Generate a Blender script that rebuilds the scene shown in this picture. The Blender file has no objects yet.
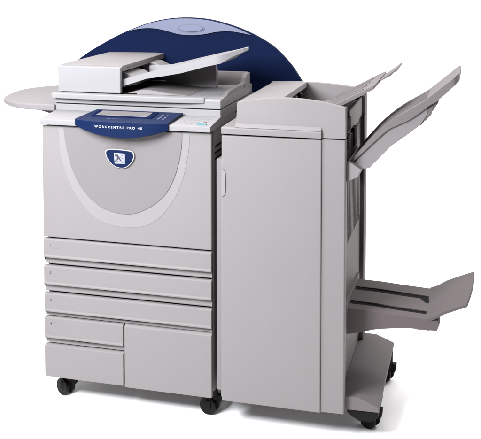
import bpy, bmesh, math, random
from mathutils import Vector, Matrix
random.seed(4)
S = bpy.context.scene
C = S.collection
R = math.radians

# ------------------------------------------------------------------ camera
cam_d = bpy.data.cameras.new('camera')
cam = bpy.data.objects.new('camera', cam_d); C.objects.link(cam)
YAW, PITCH = 0.2598, 0.0608
cam.location = (1.5204, -2.9333, 1.614)
cam.rotation_euler = (math.pi/2 - PITCH, 0, YAW)
cam_d.sensor_width = 36; cam_d.lens = 901.51/481*36
cam_d.shift_y = -(219.5-20.14)/481
cam_d.clip_start = 0.05; cam_d.clip_end = 200
S.camera = cam

# ------------------------------------------------------------------ world: a white studio
w = bpy.data.worlds.new('World'); S.world = w; w.use_nodes = True
nt = w.node_tree; bg = nt.nodes['Background']
tc = nt.nodes.new('ShaderNodeTexCoord')
dt = nt.nodes.new('ShaderNodeVectorMath'); dt.operation = 'DOT_PRODUCT'
dt.inputs[1].default_value = (-0.26, 0.966, -0.05)
nt.links.new(tc.outputs['Generated'], dt.inputs[0])
mr = nt.nodes.new('ShaderNodeMapRange'); mr.interpolation_type = 'SMOOTHSTEP'
mr.inputs['From Min'].default_value = -0.1; mr.inputs['From Max'].default_value = 0.6
mr.inputs['To Min'].default_value = 0.12; mr.inputs['To Max'].default_value = 1.8
nt.links.new(dt.outputs['Value'], mr.inputs['Value'])
nt.links.new(mr.outputs[0], bg.inputs['Strength'])
bg.inputs['Color'].default_value = (1, 1, 1, 1)

def area(name, loc, target, size, power, col, size_y=None):
    d = bpy.data.lights.new(name, 'AREA'); d.energy = power; d.color = col
    d.shape = 'RECTANGLE'; d.size = size; d.size_y = size_y or size
    o = bpy.data.objects.new(name, d); C.objects.link(o); o.location = loc
    o.rotation_euler = (Vector(target)-Vector(loc)).to_track_quat('-Z', 'Y').to_euler()
    return o
area('key_softbox', (-0.15, -1.65, 2.05), (0.30, 0, 1.15), 0.9, 180, (0.945, 0.965, 1.0))
area('floor_fill_light', (2.3, 1.7, 1.9), (1.6, 0.15, 0), 1.0, 38, (1.0, 0.98, 0.97))  # added unseen lamp, only lifts the machine's shadow off the floor
area('top_softbox', (0.2, -0.1, 4.0), (0.5, 0.1, 0), 3.6, 215, (1.0, 0.955, 0.955))

S.view_settings.view_transform = 'Standard'; S.view_settings.look = 'None'
S.view_settings.exposure = 0; S.view_settings.gamma = 1
try: S.view_settings.use_curve_mapping = False
except Exception: pass

# ------------------------------------------------------------------ materials
def plastic(name, col, rough=0.6, var=0.035, bump=0.045, scale=320, spec=0.28, coat=0):
    m = bpy.data.materials.new(name); m.use_nodes = True
    t = m.node_tree; b = t.nodes['Principled BSDF']
    tcn = t.nodes.new('ShaderNodeTexCoord')
    n1 = t.nodes.new('ShaderNodeTexNoise'); n1.inputs['Scale'].default_value = 5; n1.inputs['Detail'].default_value = 4
    t.links.new(tcn.outputs['Object'], n1.inputs['Vector'])
    mix = t.nodes.new('ShaderNodeMix'); mix.data_type = 'RGBA'
    mix.inputs[6].default_value = tuple(c*(1-var) for c in col)+(1,)
    mix.inputs[7].default_value = tuple(min(1, c*(1+var)) for c in col)+(1,)
    t.links.new(n1.outputs['Fac'], mix.inputs[0]); t.links.new(mix.outputs[2], b.inputs['Base Color'])
    b.inputs['Roughness'].default_value = rough
    b.inputs['Specular IOR Level'].default_value = spec
    b.inputs['Coat Weight'].default_value = coat
    n2 = t.nodes.new('ShaderNodeTexNoise'); n2.inputs['Scale'].default_value = scale; n2.inputs['Detail'].default_value = 2
    t.links.new(tcn.outputs['Object'], n2.inputs['Vector'])
    if bump:
        bp = t.nodes.new('ShaderNodeBump'); bp.inputs['Strength'].default_value = bump; bp.inputs['Distance'].default_value = 0.0006
        t.links.new(n2.outputs['Fac'], bp.inputs['Height']); t.links.new(bp.outputs[0], b.inputs['Normal'])
    return m
A = 0.158
M = {}
M['shell'] = plastic('pale_grey_plastic', (A*.965, A*0.897, A*0.905))
M['shell2'] = plastic('grey_plastic', (A*.9, A*.835, A*.855))
M['light'] = plastic('lighter_grey_plastic', (A*1.16, A*1.13, A*1.175), var=.01)
M['ring'] = plastic('door_ring_plastic', (A*1.06, A*1.015, A*1.035), var=.01)  # lighter tone; on the door it paints in the scoop's shading
M['lav2'] = plastic('dark_lavender_plastic', (.075, .08, .12), rough=.4)
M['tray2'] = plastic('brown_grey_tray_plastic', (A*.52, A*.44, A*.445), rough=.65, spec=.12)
M['beige'] = plastic('beige_plastic', (A*.79, A*.73, A*.74), rough=.55)
M['tray'] = plastic('warm_grey_tray_plastic', (A*.72, A*.64, A*.65), rough=.65, spec=.12)
M['rib'] = plastic('dark_warm_grey_plastic', (A*.60, A*.51, A*.505), rough=.6)
M['dark'] = plastic('black_gap', (0.006, 0.005, 0.005), rough=.8, bump=0, spec=.05)  # also paints in the shade inside drawer grips and tray slots
M['black'] = plastic('black_caster_plastic', (0.004, 0.0032, 0.0032), rough=.55, spec=.12)
M['navy'] = plastic('navy_plastic', (0.0030, 0.0066, 0.0270), rough=.6, var=.06, spec=.02)
M['navy2'] = plastic('navy_control_plastic', (0.0025, 0.0082, 0.0350), rough=.4, var=.05, spec=.12)
M['lcd'] = plastic('display_glass', (0.120, 0.112, 0.115), rough=.25, bump=0)
M['white'] = plastic('white_print', (0.36, 0.36, 0.39), rough=.5, bump=0)
M['silver'] = plastic('silver_print', (0.21, 0.215, 0.25), rough=.35, bump=0)
M['ink'] = plastic('dark_print', (0.03, 0.03, 0.045), rough=.5, bump=0)
M['teal'] = plastic('teal_print', (0.035, 0.145, 0.165), rough=.4, bump=0)
M['brown'] = plastic('brown_print', (0.10, 0.05, 0.04), rough=.4, bump=0)
M['lav'] = plastic('lavender_plastic', (0.100, 0.110, 0.165), rough=.45, var=.05, spec=.2)
M['floor'] = plastic('white_seamless_paper', (0.95, 0.95, 0.95), rough=.9, bump=0, var=0.0, spec=0)

# ------------------------------------------------------------------ mesh helpers
def link(name, bm, mat, parent=None, sharp=38):
    bmesh.ops.remove_doubles(bm, verts=bm.verts, dist=1e-6)
    bmesh.ops.recalc_face_normals(bm, faces=bm.faces)
    for f in bm.faces: f.smooth = True
    for e in bm.edges:
        if len(e.link_faces) == 2:
            if e.calc_face_angle(0) > R(sharp): e.smooth = False
        else: e.smooth = False
    me = bpy.data.meshes.new(name); bm.to_mesh(me); bm.free()
    me.materials.append(M[mat])
    o = bpy.data.objects.new(name, me); C.objects.link(o)
    wn = o.modifiers.new('weighted', 'WEIGHTED_NORMAL'); wn.keep_sharp = True; wn.weight = 100
    if parent:
        o.parent = parent
        o.matrix_parent_inverse = Matrix.Identity(4)
        if parent.type == 'EMPTY':
            o.location = -parent.location      # meshes are authored in world coordinates
    return o

def bevel(bm, w, seg=2):
    if w > 0:
        es = [e for e in bm.edges if len(e.link_faces) == 2 and e.calc_face_angle(0) > R(25)]
        bmesh.ops.bevel(bm, geom=es, offset=w, segments=seg, profile=.5, affect='EDGES', clamp_overlap=True)

def merge(bm, src):
    me = bpy.data.meshes.new('tmp'); src.to_mesh(me); src.free(); bm.from_mesh(me); bpy.data.meshes.remove(me)

def box(x0, x1, y0, y1, z0, z1, b=0.003, seg=2, into=None):
    bm = bmesh.new()
    v = [bm.verts.new((x, y, z)) for x in (x0, x1) for y in (y0, y1) for z in (z0, z1)]
    for f in ((0,1,3,2),(4,6,7,5),(0,4,5,1),(2,3,7,6),(0,2,6,4),(1,5,7,3)): bm.faces.new([v[i] for i in f])
    bmesh.ops.recalc_face_normals(bm, faces=bm.faces)
    bevel(bm, b, seg)
    if into is not None: merge(into, bm); return into
    return bm

def prism(pts, axis, a0, a1, b=0.002, seg=2, into=None, shear=None):
    """polygon pts in the two axes other than `axis` (in xyz order), extruded from a0 to a1"""
    bm = bmesh.new(); rings = []
    for a in (a0, a1):
        ring = []
        for p in pts:
            c = list(p); c.insert('xyz'.index(axis), a)
            if shear and a == a1: c = [c[i]+shear[i] for i in range(3)]
            ring.append(bm.verts.new(c))
        rings.append(ring)
    n = len(pts)
    bm.faces.new(rings[0]); bm.faces.new(rings[1][::-1])
    for i in range(n): bm.faces.new((rings[0][i], rings[0][(i+1)%n], rings[1][(i+1)%n], rings[1][i]))
    bmesh.ops.recalc_face_normals(bm, faces=bm.faces)
    bevel(bm, b, seg)
    if into is not None: merge(into, bm); return into
    return bm

def spline(pts, n=8, closed=False):
    out = []; L = len(pts); rng = range(L) if closed else range(L-1)
    for i in rng:
        g = (lambda k: pts[k % L]) if closed else (lambda k: pts[min(max(k, 0), L-1)])
        p0, p1, p2, p3 = g(i-1), g(i), g(i+1), g(i+2)
        for k in range(n):
            t = k/n
            out.append(tuple(.5*((2*p1[j])+(-p0[j]+p2[j])*t+(2*p0[j]-5*p1[j]+4*p2[j]-p3[j])*t*t+(-p0[j]+3*p1[j]-3*p2[j]+p3[j])*t**3) for j in range(len(p1))))
    if not closed: out.append(tuple(pts[-1]))
    return out

def cyl(c, r, h, axis='x', seg=32, b=.002, into=None):
    """cylinder centred at c, length h along axis"""
    i = 'xyz'.index(axis); o = [k for k in range(3) if k != i]
    pts = [(c[o[0]]+r*math.cos(2*math.pi*k/seg), c[o[1]]+r*math.sin(2*math.pi*k/seg)) for k in range(seg)]
    return prism(pts, axis, c[i]-h/2, c[i]+h/2, b, 2, into)

def text_mesh(s, size, spacing=1.0, extr=.0004, bold=0.0):
    cu = bpy.data.curves.new('writing', 'FONT'); cu.body = s; cu.size = size; cu.space_character = spacing
    cu.extrude = extr; cu.align_x = 'CENTER'; cu.align_y = 'CENTER'; cu.offset = bold
    o = bpy.data.objects.new('writing', cu); C.objects.link(o)
    bpy.context.view_layer.update()
    me = bpy.data.meshes.new_from_object(o); bpy.data.objects.remove(o); bpy.data.curves.remove(cu)
    bm = bmesh.new(); bm.from_mesh(me); bpy.data.meshes.remove(me)
    return bm
def upright(bm, x, z, yfun):
    for v in bm.verts:
        X, Zl, d = v.co.x+x, v.co.y+z, v.co.z
        v.co = (X, yfun(X, Zl)-d, Zl)
    return bm

def thing(name, label, cat, loc):
    o = bpy.data.objects.new(name, None); C.objects.link(o); o.location = loc; o.empty_display_size = .1
    o['label'] = label; o['category'] = cat
    return o

def lerp(xs, ys, x):
    if x <= xs[0]: return ys[0]
    for i in range(len(xs)-1):
        if x <= xs[i+1]: return ys[i]+(ys[i+1]-ys[i])*(x-xs[i])/(xs[i+1]-xs[i])
    return ys[-1]

# ------------------------------------------------------------------ floor
FZ = 0.0225
bm = bmesh.new()
vs = [bm.verts.new(p) for p in ((-1.6,-1.6,FZ),(3.0,-1.6,FZ),(3.0,1.5,FZ),(-1.6,1.5,FZ))]; bm.faces.new(vs)
fl = link('floor', bm, 'floor'); fl['kind'] = 'structure'

# ================================================================== COPIER
cp = thing('office_copier', 'pale grey floor-standing copier with blue control panel, paper drawers and navy domed back panel', 'copier', (0.33, 0.3, FZ))

# cabinet carcass behind the drawers
link('cabinet', box(0.002, 0.638, 0.028, 0.60, 0.115, 1.060, .004), 'shell2', cp)
link('cabinet_recess', box(0.020, 0.628, 0.014, 0.0275, 0.120, 1.052, .0), 'dark', cp)
bmv = bmesh.new()
for k in range(3): box(0.6375, 0.6395, 0.04, 0.20, 0.938+.022*k, 0.944+.022*k, .0, into=bmv)
link('side_vent', bmv, 'dark', cp)

# front door
door = link('front_door', box(0.0, 0.638, -0.002, 0.013, 0.6300, 1.0385, .004, 3), 'shell', cp)
inner = spline([(0.0862,1.036),(0.0935,0.98),(0.1124,0.902),(0.138,0.845),(0.1733,0.797),(0.2267,0.756),(0.275,0.7405),(0.3181,0.7360),(0.362,0.7425),(0.4157,0.7685),(0.452,0.797),(0.4827,0.8344),(0.508,0.888),(0.5235,0.945),(0.531,0.99),(0.533,1.036)], 6)
outer = spline([(0.0640,1.036),(0.0690,0.97),(0.0800,0.905),(0.1010,0.845),(0.1306,0.7935),(0.165,0.748),(0.2071,0.7119),(0.255,0.694),(0.3150,0.6875),(0.370,0.6925),(0.4154,0.7075),(0.467,0.752),(0.5082,0.8114),(0.535,0.875),(0.5500,0.94),(0.558,0.99),(0.561,1.036)], 6)
def grow(pts, d):
    cx, cz = .318, 1.036
    out = []
    for i, p in enumerate(pts):
        q = pts[min(i+1, len(pts)-1)]; o = pts[max(i-1, 0)]
        t = Vector((q[0]-o[0], q[1]-o[1])).normalized(); n = Vector((t.y, -t.x))
        if n.dot(Vector((p[0]-cx, p[1]-cz))) < 0: n = -n
        if i in (0, len(pts)-1): n = Vector((math.copysign(1, p[0]-cx), 0))
        out.append((p[0]+n.x*d, p[1]+n.y*d))
    return out
link('scoop_shading', prism(outer, 'y', -0.0030, -0.001, .0006, 1), 'ring', door)  # lighter band painting in how light falls on the concave door
link('panel_seam', prism(grow(inner, .0010), 'y', -0.0036, -0.002, 0), 'rib', door)
link('oval_panel', prism(inner, 'y', -0.0052, -0.003, .0012, 2), 'beige', door)

# badge
bout = [(0.2535,0.9545),(0.2565,0.9610),(0.2645,0.9650),(0.283,0.9660),(0.3035,0.9655),(0.325,0.9645),(0.3435,0.9625),(0.352,0.958),(0.3555,0.947),(0.3525,0.934),(0.344,0.921),(0.3295,0.9085),(0.3105,0.9035),(0.292,0.9065),(0.2755,0.9155),(0.263,0.928),(0.2555,0.942)]
bs = spline(bout, 4, True)
def scale2(pts, s, c=(.304, .936)): return [(c[0]+(p[0]-c[0])*s, c[1]+(p[1]-c[1])*s) for p in pts]
badge = link('badge', prism(bs, 'y', -0.0150, -0.009, .0015, 2), 'navy2', cp)
link('badge_rim', prism(scale2(bs, 1.075), 'y', -0.0130, -0.0085, .001, 1), 'white', badge)
link('badge_plate', prism([(0.2835,0.9560),(0.3255,0.9545),(0.3260,0.9180),(0.2865,0.9175)], 'y', -0.0166, -0.0145, .0015, 2), 'silver', badge)
bm = bmesh.new()
def px(i, j, w=1, h=1):
    x = .2885+i*.0030; z = .9500-j*.0030
    box(x, x+.0027*w, -.0172, -.0160, z-.0027*h, z, 0, into=bm)
for i, j in [(0,0),(1,0),(2,0),(3,0),(0,1),(2,1),(3,1),(2,2),(3,2),(4,2),(3,3),(4,3),(5,3),(3,4),(4,4),(5,4),(2,5),(3,5),(5,5),(6,5),(1,6),(2,6),(6,6),(7,6),(1,4),(0,7),(7,1),(9,0),(7,3),(9,4)]: px(i, j)
link('emblem', bm, 'ink', badge)
bm = text_mesh('THE DOCUMENT', .0052, 1.0, .0003, .0001); upright(bm, .3060, .9245, lambda x, z: -.0168)
link('emblem_writing', bm, 'ink', badge)

# console shelf
link('console', prism([(0.014,1.044),(-0.020,1.0445),(-0.022,1.064),(0.112,1.0785),(0.30,1.0785),(0.30,1.044)], 'x', 0.0, 0.640, .0025, 2), 'light', cp)

# blue control panel: curved fascia + top
N = 40
def yf(x):
    t = (x-.143)/(.490-.143); return -0.030-.026*(1-abs(2*t-1)**3)
def zb(x): return lerp([.143,.19,.24,.29,.33,.38,.43,.46,.490],[1.0475,1.0335,1.0225,1.0165,1.0145,1.0185,1.0275,1.036,1.0445], x)
bm = bmesh.new(); rows = []
for i in range(N+1):
    t = i/N; x = .143+t*(.490-.143); xb = .172+t*(.503-.172)
    y = yf(x); zt = 1.0735
    rows.append([bm.verts.new(p) for p in ((x,.0,zb(x)),(x,y+.006,zb(x)),(x,y,zb(x)+.003),(x,y,zt-.003),(x+.0003,y+.004,zt),(xb,.096,1.0885),(xb,.100,1.0800))])
for a, b_ in zip(rows, rows[1:]):
    for k in range(len(a)-1): bm.faces.new((a[k], a[k+1], b_[k+1], b_[k]))
bm.faces.new(rows[0]); bm.faces.new(rows[-1][::-1])
ctl = link('control_panel', bm, 'navy2', cp, sharp=30)
bm = text_mesh('WORKCENTRE PRO 45', .0108, 1.55, .0004, .0001)
wd = max(v.co.x for v in bm.verts)-min(v.co.x for v in bm.verts)
for v in bm.verts: v.co.x *= .176/wd
upright(bm, .3165, 1.0535, lambda x, z: yf(x)-.0006)
link('model_writing', bm, 'white', ctl)
def topz(y): return 1.0735+(y+.052)/(.148)*(1.0885-1.0735)
def on_top(pts, d0, d1, b=0, into=None):
    bm = bmesh.new(); a = [bm.verts.new((p[0], p[1], topz(p[1])+d0)) for p in pts]; c = [bm.verts.new((p[0], p[1], topz(p[1])+d1)) for p in pts]
    n = len(pts); bm.faces.new(a); bm.faces.new(c[::-1])
    for i in range(n): bm.faces.new((a[i], a[(i+1)%n], c[(i+1)%n], c[i]))
    bmesh.ops.recalc_face_normals(bm, faces=bm.faces); bevel(bm, b)
    if into is not None: merge(into, bm)
    return bm
link('display_frame', on_top([(.188,.004),(.418,.004),(.418,.082),(.188,.082)], .0, .0022, .001), 'navy', ctl)
link('display', on_top([(.205,.014),(.398,.014),(.398,.072),(.205,.072)], .001, .0032, .0006), 'lcd', ctl)
bm = bmesh.new()
for i in range(2):
    for j in range(3): on_top([(.440+.018*i,.000+.022*j),(.448+.018*i,.000+.022*j),(.448+.018*i,.006+.022*j),(.440+.018*i,.006+.022*j)], 0, .0016, 0, bm)
link('indicator_marks', bm, 'lav', ctl)
bm = text_mesh('Copy  Job Status', .006, 1.2, .0002)
for v in bm.verts: x, y = v.co.x+.285, v.co.y-.020; v.co = (x, y, topz(y)+.0006+v.co.z)
link('button_writing', bm, 'lav', ctl)

# keypad on the console
def ctop(y): return 1.064+(y+.022)/.134*.0145
for r_ in range(4):
    for c_ in range(6):
        x = .522+.0165*c_; y = .004+.020*r_
        if c_ > 3 and r_ < 2: continue
        bm = bmesh.new()
        z = ctop(y)
        box(x, x+.0095, y, y+.0085, z-.002, z+.0014, .0006, 1, bm)
        link('key_button', bm, 'shell' if (r_+c_) % 3 else 'ring', cp)
link('start_button', box(.588,.620,-.004,.006, ctop(0)-.002, ctop(0)+.0035, .0015), 'teal', cp)
link('stop_button', box(.602,.613,.022,.030, ctop(.025)-.002, ctop(.025)+.003, .001), 'brown', cp)

# drawers
def drawer(x0, x1, zt, zbm, zlow, num=None):
    bm = bmesh.new()
    # front plate with a finger pull scooped into its lower edge, strip below it set back
    prof = [(0.013, zt-.001), (0.001, zt-.001), (-0.004, zt-.006), (-0.004, zbm+.0105), (-0.0068, zbm+.0060), (-0.0060, zbm+.0010), (0.0122, zbm+.0015), (0.0060, zlow+.003), (0.0068, zlow), (0.013, zlow)]
    prism(prof, 'x', x0, x1, .0016, 3, bm)
    d = link('drawer', bm, 'shell', cp)
    # black arc painting in the shade of the curved grip hollow
    xm = (x0+x1)/2; hw = (x1-x0)*.34
    arc = [(xm-hw, zbm+.0025)]+[(xm-hw+2*hw*k/16, zbm-.0003-.0042*math.sin(math.pi*k/16)) for k in range(17)]+[(xm+hw, zbm+.0025)]
    link('grip_shade_fill', prism(arc, 'y', 0.0025, 0.0125, 0), 'dark', d)
    if num:
        t = text_mesh(num, .0125, 1, .0003, .0002); upright(t, x0+.0265, zt-.026, lambda x, z: -.0044)
        link('drawer_number', t, 'ink', d)
        fr = bmesh.new()
        xa, xb, za, zb_ = x0+.040, x0+.068, zt-.0355, zt-.0165
        for q in ((xa,xb,za,za+.0008),(xa,xb,zb_-.0008,zb_),(xa,xa+.0008,za,zb_),(xb-.0008,xb,za,zb_)): box(q[0],q[1],-.0042,-.0038,q[2],q[3],0,into=fr)
        link('label_frame', fr, 'shell', d)
    return d
drawer(0.001, 0.6375, .6255, .5535, .5300, '1')
drawer(0.001, 0.6375, .5255, .4535, .4285, '2')
drawer(0.001, 0.6375, .4240, .3530, .3370, '3')
drawer(0.001, 0.3080, .3355, .2550, .2350, '4')
# lower left door and big right door
link('lower_door', prism([(0.013,.2320),(0.004,.2320),(-0.004,.2250),(-0.004,.110),(0.013,.110)], 'x', 0.0, 0.3080, .0015, 2), 'shell', cp)
d5 = link('large_drawer', prism([(0.013,.3360),(0.003,.3350),(-0.004,.3275),(-0.004,.106),(0.013,.106)], 'x', 0.3130, 0.6375, .0015, 2), 'shell', cp)

# scanner base and platen cover
link('scanner_base', box(-0.003, 0.6385, 0.110, 0.59, 1.064, 1.1010, .003), 'light', cp)
link('seam_gap', box(0.001, 0.635, 0.1135, 0.58, 1.1000, 1.1045, 0), 'dark', cp)
pc = link('platen_cover', prism([(0.112,1.1040),(0.112,1.1330),(0.116,1.1385),(0.20,1.1385),(0.50,1.1385),(0.57,1.1385),(0.57,1.1040)], 'x', -0.003, 0.6380, .0025, 2), 'light', cp)
# long curved front lip of the cover
lip = [(-.010,.095),(.10,.090),(.26,.088),(.42,.092),(.52,.098),(.578,.108),(.580,.130),(-.010,.130)]
link('cover_lip', prism([(p[0], p[1]) for p in lip], 'z', 1.1225, 1.1420, .003, 3), 'light', pc)
# right rim that steps up towards the back, and the rear wall
rim = [(0.16,1.137),(0.16,1.1405),(0.19,1.1415),(0.23,1.153),(0.30,1.1555),(0.50,1.1555),(0.50,1.137)]
link('cover_rim', prism(rim, 'x', 0.6215, 0.6382, .0025, 2), 'shell', pc)
rw = [(0.500,1.120),(0.500,1.150),(0.506,1.170),(0.516,1.183),(0.520,1.1900),(0.540,1.1900),(0.540,1.120)]
link('rear_wall', prism(rw, 'x', 0.40, 0.6300, .003, 2), 'shell', pc)
link('rear_wall_end', prism([(0.44,1.137),(0.44,1.155),(0.456,1.176),(0.478,1.187),(0.495,1.1895),(0.525,1.1895),(0.525,1.137),(0.44,1.137)], 'x', 0.6225, 0.6400, .002, 2), 'shell', pc)

# document feeder
af = link('document_feeder', box(0.000, 0.250, 0.130, 0.150, 1.1435, 1.2400, .0035, 3), 'light', cp)
link('feeder_top', prism([(0.001,1.2405),(0.004,1.2445),(0.215,1.2465),(0.250,1.2440),(0.250,1.2220),(0.001,1.2220)], 'y', 0.1505, 0.640, .002, 2, shear=(-.012,0,0)), 'shell', af)
link('feeder_body', box(0.002, 0.190, 0.151, 0.600, 1.1400, 1.2215, .002), 'shell', af)
link('feeder_cavity', box(0.1905, 0.196, 0.152, 0.595, 1.146, 1.2210, .0), 'rib', af)
link('feed_guide', prism([(0.205,1.150),(0.205,1.206),(0.225,1.214),(0.262,1.206),(0.285,1.190),(0.285,1.170)], 'y', 0.20, 0.36, .003), 'light', af)
bm = bmesh.new()
for k in range(3): cyl((0.222, 0.24+.12*k, 1.206), .010, .035, 'y', 20, .001, bm)
box(0.200, 0.212, .17, .55, 1.198, 1.206, 0, into=bm)
link('feed_roller', bm, 'black', af)
bm = bmesh.new()
for y in (.20, .27, .33): box(.2500, .2512, y, y+.05, 1.2315, 1.2345, 0, into=bm)
link('top_slot', bm, 'rib', af)
link('rear_hinge', prism([(0.20,1.16),(0.20,1.215),(0.225,1.228),(0.262,1.224),(0.295,1.208),(0.31,1.19),(0.31,1.16)], 'y', 0.46, 0.56, .006, 3), 'shell', af)
# feeder input tray
TX = [.245,.3214,.44,.5976,.665,.700]; TZ = [1.1880,1.2120,1.2425,1.2815,1.3010,1.3120]
BX = [.245,.34,.397,.474,.569,.625,.655,.700]; BZ = [1.166,1.198,1.2075,1.2225,1.249,1.262,1.282,1.3025]
def slab(xs, top, bot, y0, y1, lipf=0, name='tray'):
    bm = bmesh.new(); rows = []
    for x in xs:
        ya = y0(x) if callable(y0) else y0; yb = y1(x) if callable(y1) else y1
        rows.append([bm.verts.new(p) for p in ((x,ya,bot(x)),(x,ya,top(x)+lipf),(x,ya+.010,top(x)+lipf),(x,ya+.018,top(x)),(x,yb-.018,top(x)),(x,yb-.010,top(x)+lipf),(x,yb,top(x)+lipf),(x,yb,bot(x)))])
    for a, b_ in zip(rows, rows[1:]):
        n = len(a)
        for k in range(n): bm.faces.new((a[k], a[(k+1)%n], b_[(k+1)%n], b_[k]))
    bm.faces.new(rows[0]); bm.faces.new(rows[-1][::-1])
    bmesh.ops.recalc_face_normals(bm, faces=bm.faces)
    return bm
xs = [.245+(.700-.245)*k/24 for k in range(25)]
it = link('input_tray', slab(xs, lambda x: lerp(TX,TZ,x), lambda x: min(lerp(BX,BZ,x), lerp(TX,TZ,x)-.006), lambda x: .16+max(0,(x-.62))*.6, lambda x: .46-max(0,(x-.56))*1.35, .0035), 'light', cp)
link('tray_support', prism([(0.33,1.139),(0.33,1.200),(0.532,1.254),(0.538,1.20),(0.538,1.139)], 'y', 0.40, 0.425, .003), 'shell2', it)
link('paper_guide', prism([(0.262,1.19),(0.262,1.218),(0.36,1.226),(0.40,1.224),(0.40,1.21)], 'y', 0.40, 0.408, .001), 'light', it)
# catch basin bump on the platen cover
bmp = prism(spline([(0.235,1.1390),(0.27,1.143),(0.31,1.153),(0.34,1.156),(0.38,1.152),(0.42,1.146),(0.50,1.1395)], 5), 'y', 0.165, 0.42, .0015)
link('catch_ridge', bmp, 'shell', pc)
link('exit_slot', box(0.197, 0.300, 0.158, 0.50, 1.139, 1.1425, 0), 'dark', af)

# left side shelf (half oval)
sh = spline([(0.00,.0985),(-0.06,.0950),(-0.1179,.0955),(-0.175,.108),(-0.2313,.150),(-0.272,.213),(-0.297,.290),(-0.3150,.420),(-0.2955,.505),(-0.2350,.5885),(-0.12,.645),(0.00,.66)], 8)
bm = bmesh.new()
prism(sh, 'z', 1.0745, 1.0985, .009, 4, bm)
for v in bm.verts:
    f = (1.0985-v.co.z)/.024
    v.co.z = 1.0985-f*lerp([-.315,-.25,-.12,0],[.009,.014,.022,.025], v.co.x)
shf = link('side_shelf', bm, 'shell2', cp)
link('shelf_bracket', prism([(-.105,1.0764),(-.004,1.0764),(-.004,1.040),(-.040,1.060)], 'y', .13, .30, .002), 'rib', cp)

# navy dome at the back
dome = spline([(-0.1760,1.1930),(-0.115,1.2365),(-0.0536,1.2725),(0.0159,1.3100),(0.0847,1.3410),(0.1753,1.3740),(0.2646,1.3920),(0.3527,1.3965),(0.4398,1.3895),(0.5259,1.3690),(0.5900,1.3465),(0.6450,1.3215),(0.6950,1.2925),(0.7380,1.2580),(0.7740,1.2200),(0.8010,1.1850),(0.8280,1.1420),(0.8400,1.1150)], 6)+[(0.80,1.06),(0.06,1.06)]
dm = link('rear_dome', prism(dome, 'y', 0.640, 0.665, .003, 2), 'navy', cp)
trim_top = spline([(0.0870,1.3375),(0.1200,1.3505),(0.1753,1.3700),(0.2646,1.3882),(0.3527,1.3928),(0.4398,1.3858),(0.5259,1.3652),(0.5700,1.3500),(0.6150,1.3310)], 6)
trim_bot = spline([(0.6150,1.3300),(0.5685,1.3385),(0.5258,1.3430),(0.4743,1.3400),(0.4180,1.3290),(0.3656,1.3237),(0.3085,1.3265),(0.2643,1.3365),(0.2199,1.3460),(0.1751,1.3496),(0.1300,1.3460),(0.0870,1.3365)], 6)
trim = link('dome_trim', prism(trim_top+trim_bot[1:-1], 'y', 0.630, 0.6395, .0015, 2), 'lav', dm)
def ell(cx, cz, a, b, n=40): return [(cx+a*math.cos(2*math.pi*k/n), cz+b*math.sin(2*math.pi*k/n)) for k in range(n)]
link('oval_button', prism(ell(.362,1.3525,.052,.0135), 'y', 0.6235, 0.6302, .006, 3), 'lav', trim)
bm = prism(ell(.360,1.3525,.060,.0175), 'y', 0.6285, 0.6305, 0)
link('button_rim', bm, 'lav2', trim)
for x in (.10, .54): link('dome_bracket', box(x, x+.05, .600, .6395, .90, 1.075, .002), 'shell2', dm)

# casters
def caster(x, y, parent, r=.031, rot=0, plate_z=.115):
    top = bmesh.new()
    cyl((x+.012, y+.004, (FZ+2*r+plate_z)/2), .017, plate_z-FZ-2*r+.022, 'z', 20, .001, top)
    # hood over the wheels
    hood = [(y-.028, FZ+r*.9), (y-.026, FZ+r*1.7), (y-.004, FZ+2*r+.004), (y+.022, FZ+2*r+.002), (y+.032, FZ+r*1.5), (y+.030, FZ+r*1.0)]
    prism(hood, 'x', x-.010, x+.010, .002, 2, top)
    prism([(x+.004, FZ+r*1.0), (x+.004, FZ+2*r+.006), (x+.044, FZ+2*r+.006), (x+.040, FZ+r*1.25), (x+.026, FZ+r*.9)], 'y', y-.006, y+.020, .004, 2, top)
    c = link('caster', top, 'black', parent)
    for s in (-1, 1):
        wbm = cyl((0, 0, 0), r, .013, 'x', 36, .003)
        cyl((s*.002, 0, 0), r*.45, .014, 'x', 24, .001, wbm)
        # wheels swivelled: turn about z
        a = R(rot)
        for v in wbm.verts:
            X, Y, Z = v.co.x+s*.0145, v.co.y, v.co.z
            v.co = (x+X*math.cos(a)-Y*math.sin(a), y+X*math.sin(a)+Y*math.cos(a), FZ+r+Z)
        link('wheel', wbm, 'black', c)
caster(.052, .060, cp, rot=62); caster(.612, .060, cp, rot=78)
caster(.060, .540, cp, rot=20); caster(.590, .540, cp, rot=40)

# ================================================================== FINISHER
fn = thing('paper_finisher', 'tall grey finisher cabinet with three output trays on its right side, docked beside the copier', 'finisher', (0.89, 0.26, FZ))
link('cabinet', box(0.6880, 1.0850, -0.012, 0.520, 0.130, 1.0690, .002), 'shell', fn)
# docking strip on the left
link('docking_strip', box(0.6560, 0.6875, -0.004, 0.36, 0.140, 0.9520, .003), 'shell2', fn)
link('left_shoulder', prism([(-.012,.12),(-.012,.945),(.006,.975),(.20,.975),(.20,.12)], 'x', 0.6740, 0.6878, .003), 'shell', fn)
# big front door
fd = link('front_door', box(0.6830, 1.0250, -0.034, -0.0135, 0.1180, 1.0405, .004, 3), 'shell', fn)
link('door_handle', prism(spline([(.6850,.838),(.6850,.918),(.6895,.9225),(.6960,.915),(.6975,.88),(.6960,.842),(.6895,.8345)], 4, True), 'y', -.0380, -.0335, .002, 3), 'ring', fd)
link('seam_gap', box(0.686, 1.100, -0.0235, -0.0125, 1.038, 1.047, 0), 'dark', fn)
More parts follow.
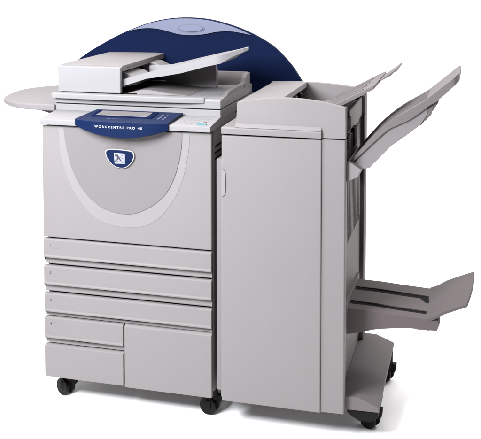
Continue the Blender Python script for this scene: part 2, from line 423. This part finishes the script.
# narrow fixed panel to the right of the door
link('corner_panel', prism([(1.0256,.004),(1.0256,-.0295),(1.0370,-.0255),(1.1000,-.0245),(1.1040,-.0205),(1.1040,.004)], 'z', 0.1190, 1.0425, .0015, 2), 'shell', fn)
# ledge above the door
link('top_ledge', prism([(.0,1.046),(-.036,1.046),(-.038,1.066),(-.034,1.0695),(.22,1.0705),(.22,1.046)], 'x', 0.6830, 1.0245, .0015), 'shell', fn)
# arched front cover
arch = spline([(.7366,1.1550),(.8161,1.1690),(.8843,1.1745),(.9518,1.1735),(1.0185,1.1668),(1.1026,1.1505)], 6)
link('front_cover', prism([(1.104,1.0465),(.7300,1.0465)]+arch, 'y', -0.028, -0.008, .0025, 2), 'shell', fn)
link('cover_foot', prism([(-.0278,1.0702),(-.0365,1.0702),(-.0278,1.0830)], 'x', .7310, 1.0240, .0008, 2), 'shell', fn)
link('cover_return', box(1.086, 1.1036, -.010, .004, 1.0465, 1.1495, .001), 'beige', fn)
# top plate, right half open as a bin
link('top_plate', prism([(.7345,1.140),(.7335,1.1530),(.80,1.1590),(.8710,1.1590),(.8730,1.1400)], 'y', -0.0075, 0.519, .001), 'shell', fn)
link('plate_underframe', box(.735, .8450, -.007, .518, 1.0700, 1.1395, 0), 'rib', fn)
bm = bmesh.new()
for k in range(5): cyl((.8560, .08+.09*k, 1.1180), .011, .03, 'y', 18, .001, bm)
box(.8460, .8530, .02, .50, 1.092, 1.132, 0, into=bm)
link('eject_roller', bm, 'black', fn)
barch = spline([(.7280,1.1540),(.8000,1.1572),(.8798,1.1575),(.9591,1.1545),(1.0569,1.1440),(1.1035,1.1290)], 6)
link('back_wall', prism([(1.104,1.03),(.7280,1.03)]+barch, 'y', 0.520, 0.545, .002, 2), 'shell', fn)
link('bin_floor', prism([(.8455,1.0705),(.8455,1.0900),(.93,1.0880),(1.0,1.105),(1.084,1.105),(1.084,1.0705)], 'y', -.007, .519, 0), 'shell2', fn)

# --- right side
bm = bmesh.new(); box(1.0855, 1.0900, .004, .47, .664, 1.060, .001, into=bm)
k = 0; y = .012
while y < .40:
    box(1.0895, 1.0975, y, y+.016, .668, 1.030, .002, 1, bm); y += .030
link('ribbed_panel', bm, 'rib', fn)
link('lower_side_panel', box(1.0855, 1.0890, .004, .47, .20, .6600, .001), 'rib', fn)
link('rear_post', box(1.0600, 1.1040, .470, .545, .124, 1.1180, .003), 'tray', fn)
link('post_groove', box(1.1035, 1.1050, .436, .468, .78, 1.05, 0), 'dark', fn)
for q in ((1.086,1.100,.02,.12,1.055,1.10),(1.086,1.103,.03,.07,1.000,1.050),(1.086,1.102,.20,.26,.98,1.045)): link('socket_block', box(*q, .001), 'dark', fn)
link('side_cover', box(1.0855, 1.0945, .13, .46, 1.045, 1.115, .002), 'rib', fn)
# --- upper tray
def T1(x): return 1.1158+(x-1.0038)*.545
xs = [.94+(1.185-.94)*k/16 for k in range(17)]
ubm = slab(xs, lambda x: max(T1(x), 1.092+.0*x), lambda x: max(T1(x)-.010, 1.080), .030, lambda x: .505-max(0, x-1.15)*1.2, .003)
for yy in (.12, .22, .32, .42):
    merge(ubm, slab(xs[4:14], lambda x: max(T1(x), 1.092)+.0025, lambda x: max(T1(x), 1.092)-.001, yy, yy+.022, 0))
ut = link('upper_tray', ubm, 'tray', fn)
link('tray_extension', prism([(1.160,1.1950),(1.185,1.2115),(1.236,1.2500),(1.246,1.2590),(1.249,1.2520),(1.244,1.2470),(1.235,1.2440),(1.228,1.2330)], 'y', .20, .40, .001), 'tray', ut)
# --- middle tray
MTX = [1.0860,1.1150,1.1906,1.2504,1.3000,1.3546,1.4462,1.4560]; MTZ = [.930,.968,1.055,1.107,1.1405,1.1760,1.2535,1.2610]
MBX = [1.0860,1.1050,1.2200,1.2600,1.3000,1.3400,1.3700,1.3950,1.4560]; MBZ = [.920,.945,1.062,1.089,1.109,1.138,1.163,1.179,1.238]
def smooth(xs_, zs_):
    c = spline(list(zip(xs_, zs_)), 8); return [p[0] for p in c], [p[1] for p in c]
MTX, MTZ = smooth(MTX, MTZ); MBX, MBZ = smooth(MBX, MBZ)
xs = [1.086+(1.460-1.086)*k/60 for k in range(61)]
mbm = slab(xs, lambda x: lerp(MTX,MTZ,x), lambda x: min(lerp(MBX,MBZ,x), lerp(MTX,MTZ,x)-.004), lambda x: .020+max(0,x-1.447)*3.5, lambda x: .315-max(0,x-1.447)*1.0, .002)
for yy in (.075, .13, .19, .25):      # moulded ridges running up the tray
    merge(mbm, slab(xs[6:44], lambda x: lerp(MTX,MTZ,x)+.0025, lambda x: lerp(MTX,MTZ,x)-.001, yy, yy+.020, 0))
mt = link('middle_tray', mbm, 'tray', fn)
link('tray_support', prism([(1.110,.945),(1.2200,1.075),(1.3000,1.126),(1.3600,1.163),(1.3600,1.128),(1.3400,1.0965),(1.3100,1.0705),(1.2446,1.0200),(1.1740,.9430),(1.1410,.9380),(1.1050,.9250)], 'y', 0.026, 0.290, .002), 'shell2', mt)
link('end_catch', prism([(1.3300,1.135),(1.3950,1.184),(1.3953,1.170),(1.3832,1.150),(1.3420,1.094),(1.330,1.094)], 'y', 0.030, 0.10, .002), 'tray', mt)
link('catch_pocket', prism([(1.3470,1.108),(1.3500,1.143),(1.3800,1.161),(1.3740,1.130),(1.3560,1.110)], 'y', 0.0285, 0.032, 0), 'rib', mt)
bmb = bmesh.new()
prism([(1.1042,.9000),(1.1042,.9650),(1.1180,.9650),(1.1520,.9440),(1.1420,.9180)], 'y', -.006, .26, .003, 2, bmb)
link('tray_bracket', bmb, 'shell', fn)
# --- lower tray
LX = [1.0560,1.1000,1.1800,1.2600,1.3400,1.3750]
LT = [.446,.440,.4385,.4330,.4290,.4270]
def lt(x): return lerp(LX, LT, x)
def lbot(x): return lerp([1.056,1.10,1.15,1.19,1.24,1.30,1.34,1.375], [.345,.350,.362,.376,.384,.392,.392,.390], x)
LO = bmesh.new()
def strip(y0, y1, x0=1.086, x1=1.372, zt=0, zb_=None):
    xs_ = [x0+(x1-x0)*k/12 for k in range(13)]
    b2 = bmesh.new(); rr = []
    for x in xs_:
        zbv = (lbot(x) if zb_ is None else zb_)
        rr.append([b2.verts.new(p) for p in ((x,y0,zbv),(x,y0,lt(x)+zt),(x,y1,lt(x)+zt),(x,y1,zbv))])
    for a, b_ in zip(rr, rr[1:]):
        for k in range(4): b2.faces.new((a[k], a[(k+1)%4], b_[(k+1)%4], b_[k]))
    b2.faces.new(rr[0]); b2.faces.new(rr[-1][::-1]); bmesh.ops.recalc_face_normals(b2, faces=b2.faces)
    merge(LO, b2)
strip(.085, .132); strip(.162, .271, zb_=.395); strip(.306, .385, zb_=.395)
strip(.1315, .1625, zt=-.022, zb_=.395); strip(.2705, .3065, zt=-.022, zb_=.395)
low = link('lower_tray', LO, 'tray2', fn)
bmd = bmesh.new()
for y0, y1 in ((.1325, .1615), (.2715, .3055)):
    b2 = bmesh.new()
    a = [b2.verts.new(p) for p in ((1.088,y0,lt(1.088)-.018),(1.366,y0,lt(1.366)-.018),(1.366,y1,lt(1.366)-.018),(1.088,y1,lt(1.088)-.018))]; b2.faces.new(a)
    r2 = bmesh.ops.extrude_face_region(b2, geom=list(b2.faces)); 
    for v in r2['geom']:
        if isinstance(v, bmesh.types.BMVert): v.co.z += .0155
    merge(bmd, b2)
b2 = bmesh.new(); a = [b2.verts.new(p) for p in ((1.368,.262,lt(1.368)+.0012),(1.368,.2715,lt(1.368)+.0012),(1.330,.2715,lt(1.330)+.0012),(1.352,.236,lt(1.352)+.0012),(1.368,.236,lt(1.368)+.0012))]; b2.faces.new(a); merge(bmd, b2)
link('slot_shade_fill', bmd, 'dark', low)  # black fill painting in the shade of the slots and end notch
# upturned flap at its outer end
FP = [(1.3600,.4275),(1.3900,.4405),(1.4190,.4600),(1.4650,.4810),(1.5120,.5010)]
bm = bmesh.new(); rows = []
for k in range(13):
    t = k/12; y = .0830+t*.312; st = [-.020*(1-t)+.006*math.sin(math.pi*t)+.002*t for _ in FP]
    top = [(x+(st[0] if i == 4 else st[0]*.4 if i == 3 else 0), y, z+(st[0]*.45 if i == 4 else st[0]*.2 if i == 3 else 0)) for i, (x, z) in enumerate(FP)]
    bot = [(x+.0035, y, z-.008) for (x, y, z) in top][::-1]
    rows.append([bm.verts.new(p) for p in top+bot])
for a, b_ in zip(rows, rows[1:]):
    for k in range(10): bm.faces.new((a[k], a[(k+1)%10], b_[(k+1)%10], b_[k]))
bm.faces.new(rows[0]); bm.faces.new(rows[-1][::-1])
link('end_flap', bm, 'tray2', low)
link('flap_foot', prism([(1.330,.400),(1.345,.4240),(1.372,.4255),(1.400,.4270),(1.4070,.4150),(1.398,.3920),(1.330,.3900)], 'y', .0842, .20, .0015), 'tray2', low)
link('tray_mount', box(1.0862, 1.0980, .06, .40, .33, .46, .002), 'rib', low)
# --- base foot
link('base_foot', prism([(1.0860,.1240),(1.0860,.1700),(1.1470,.1700),(1.2160,.1430),(1.2160,.1260)], 'y', 0.002, 0.545, .002, 2), 'tray', fn)
link('lower_rail', box(1.0600, 1.0858, -.008, .52, .118, .200, .001), 'shell2', fn)
caster(1.176, .105, fn, rot=65, plate_z=.124); caster(1.190, .470, fn, rot=70, plate_z=.124)
caster(.760, .300, fn, rot=30, plate_z=.128); caster(.760, .460, fn, rot=50, plate_z=.128)
link('caster_mount', prism([(1.1080,.1238),(1.2130,.1238),(1.2140,.1050),(1.1950,.0880),(1.1500,.0840),(1.1250,.0980),(1.1080,.1100)], 'y', .010, .16, .004, 2), 'black', fn)
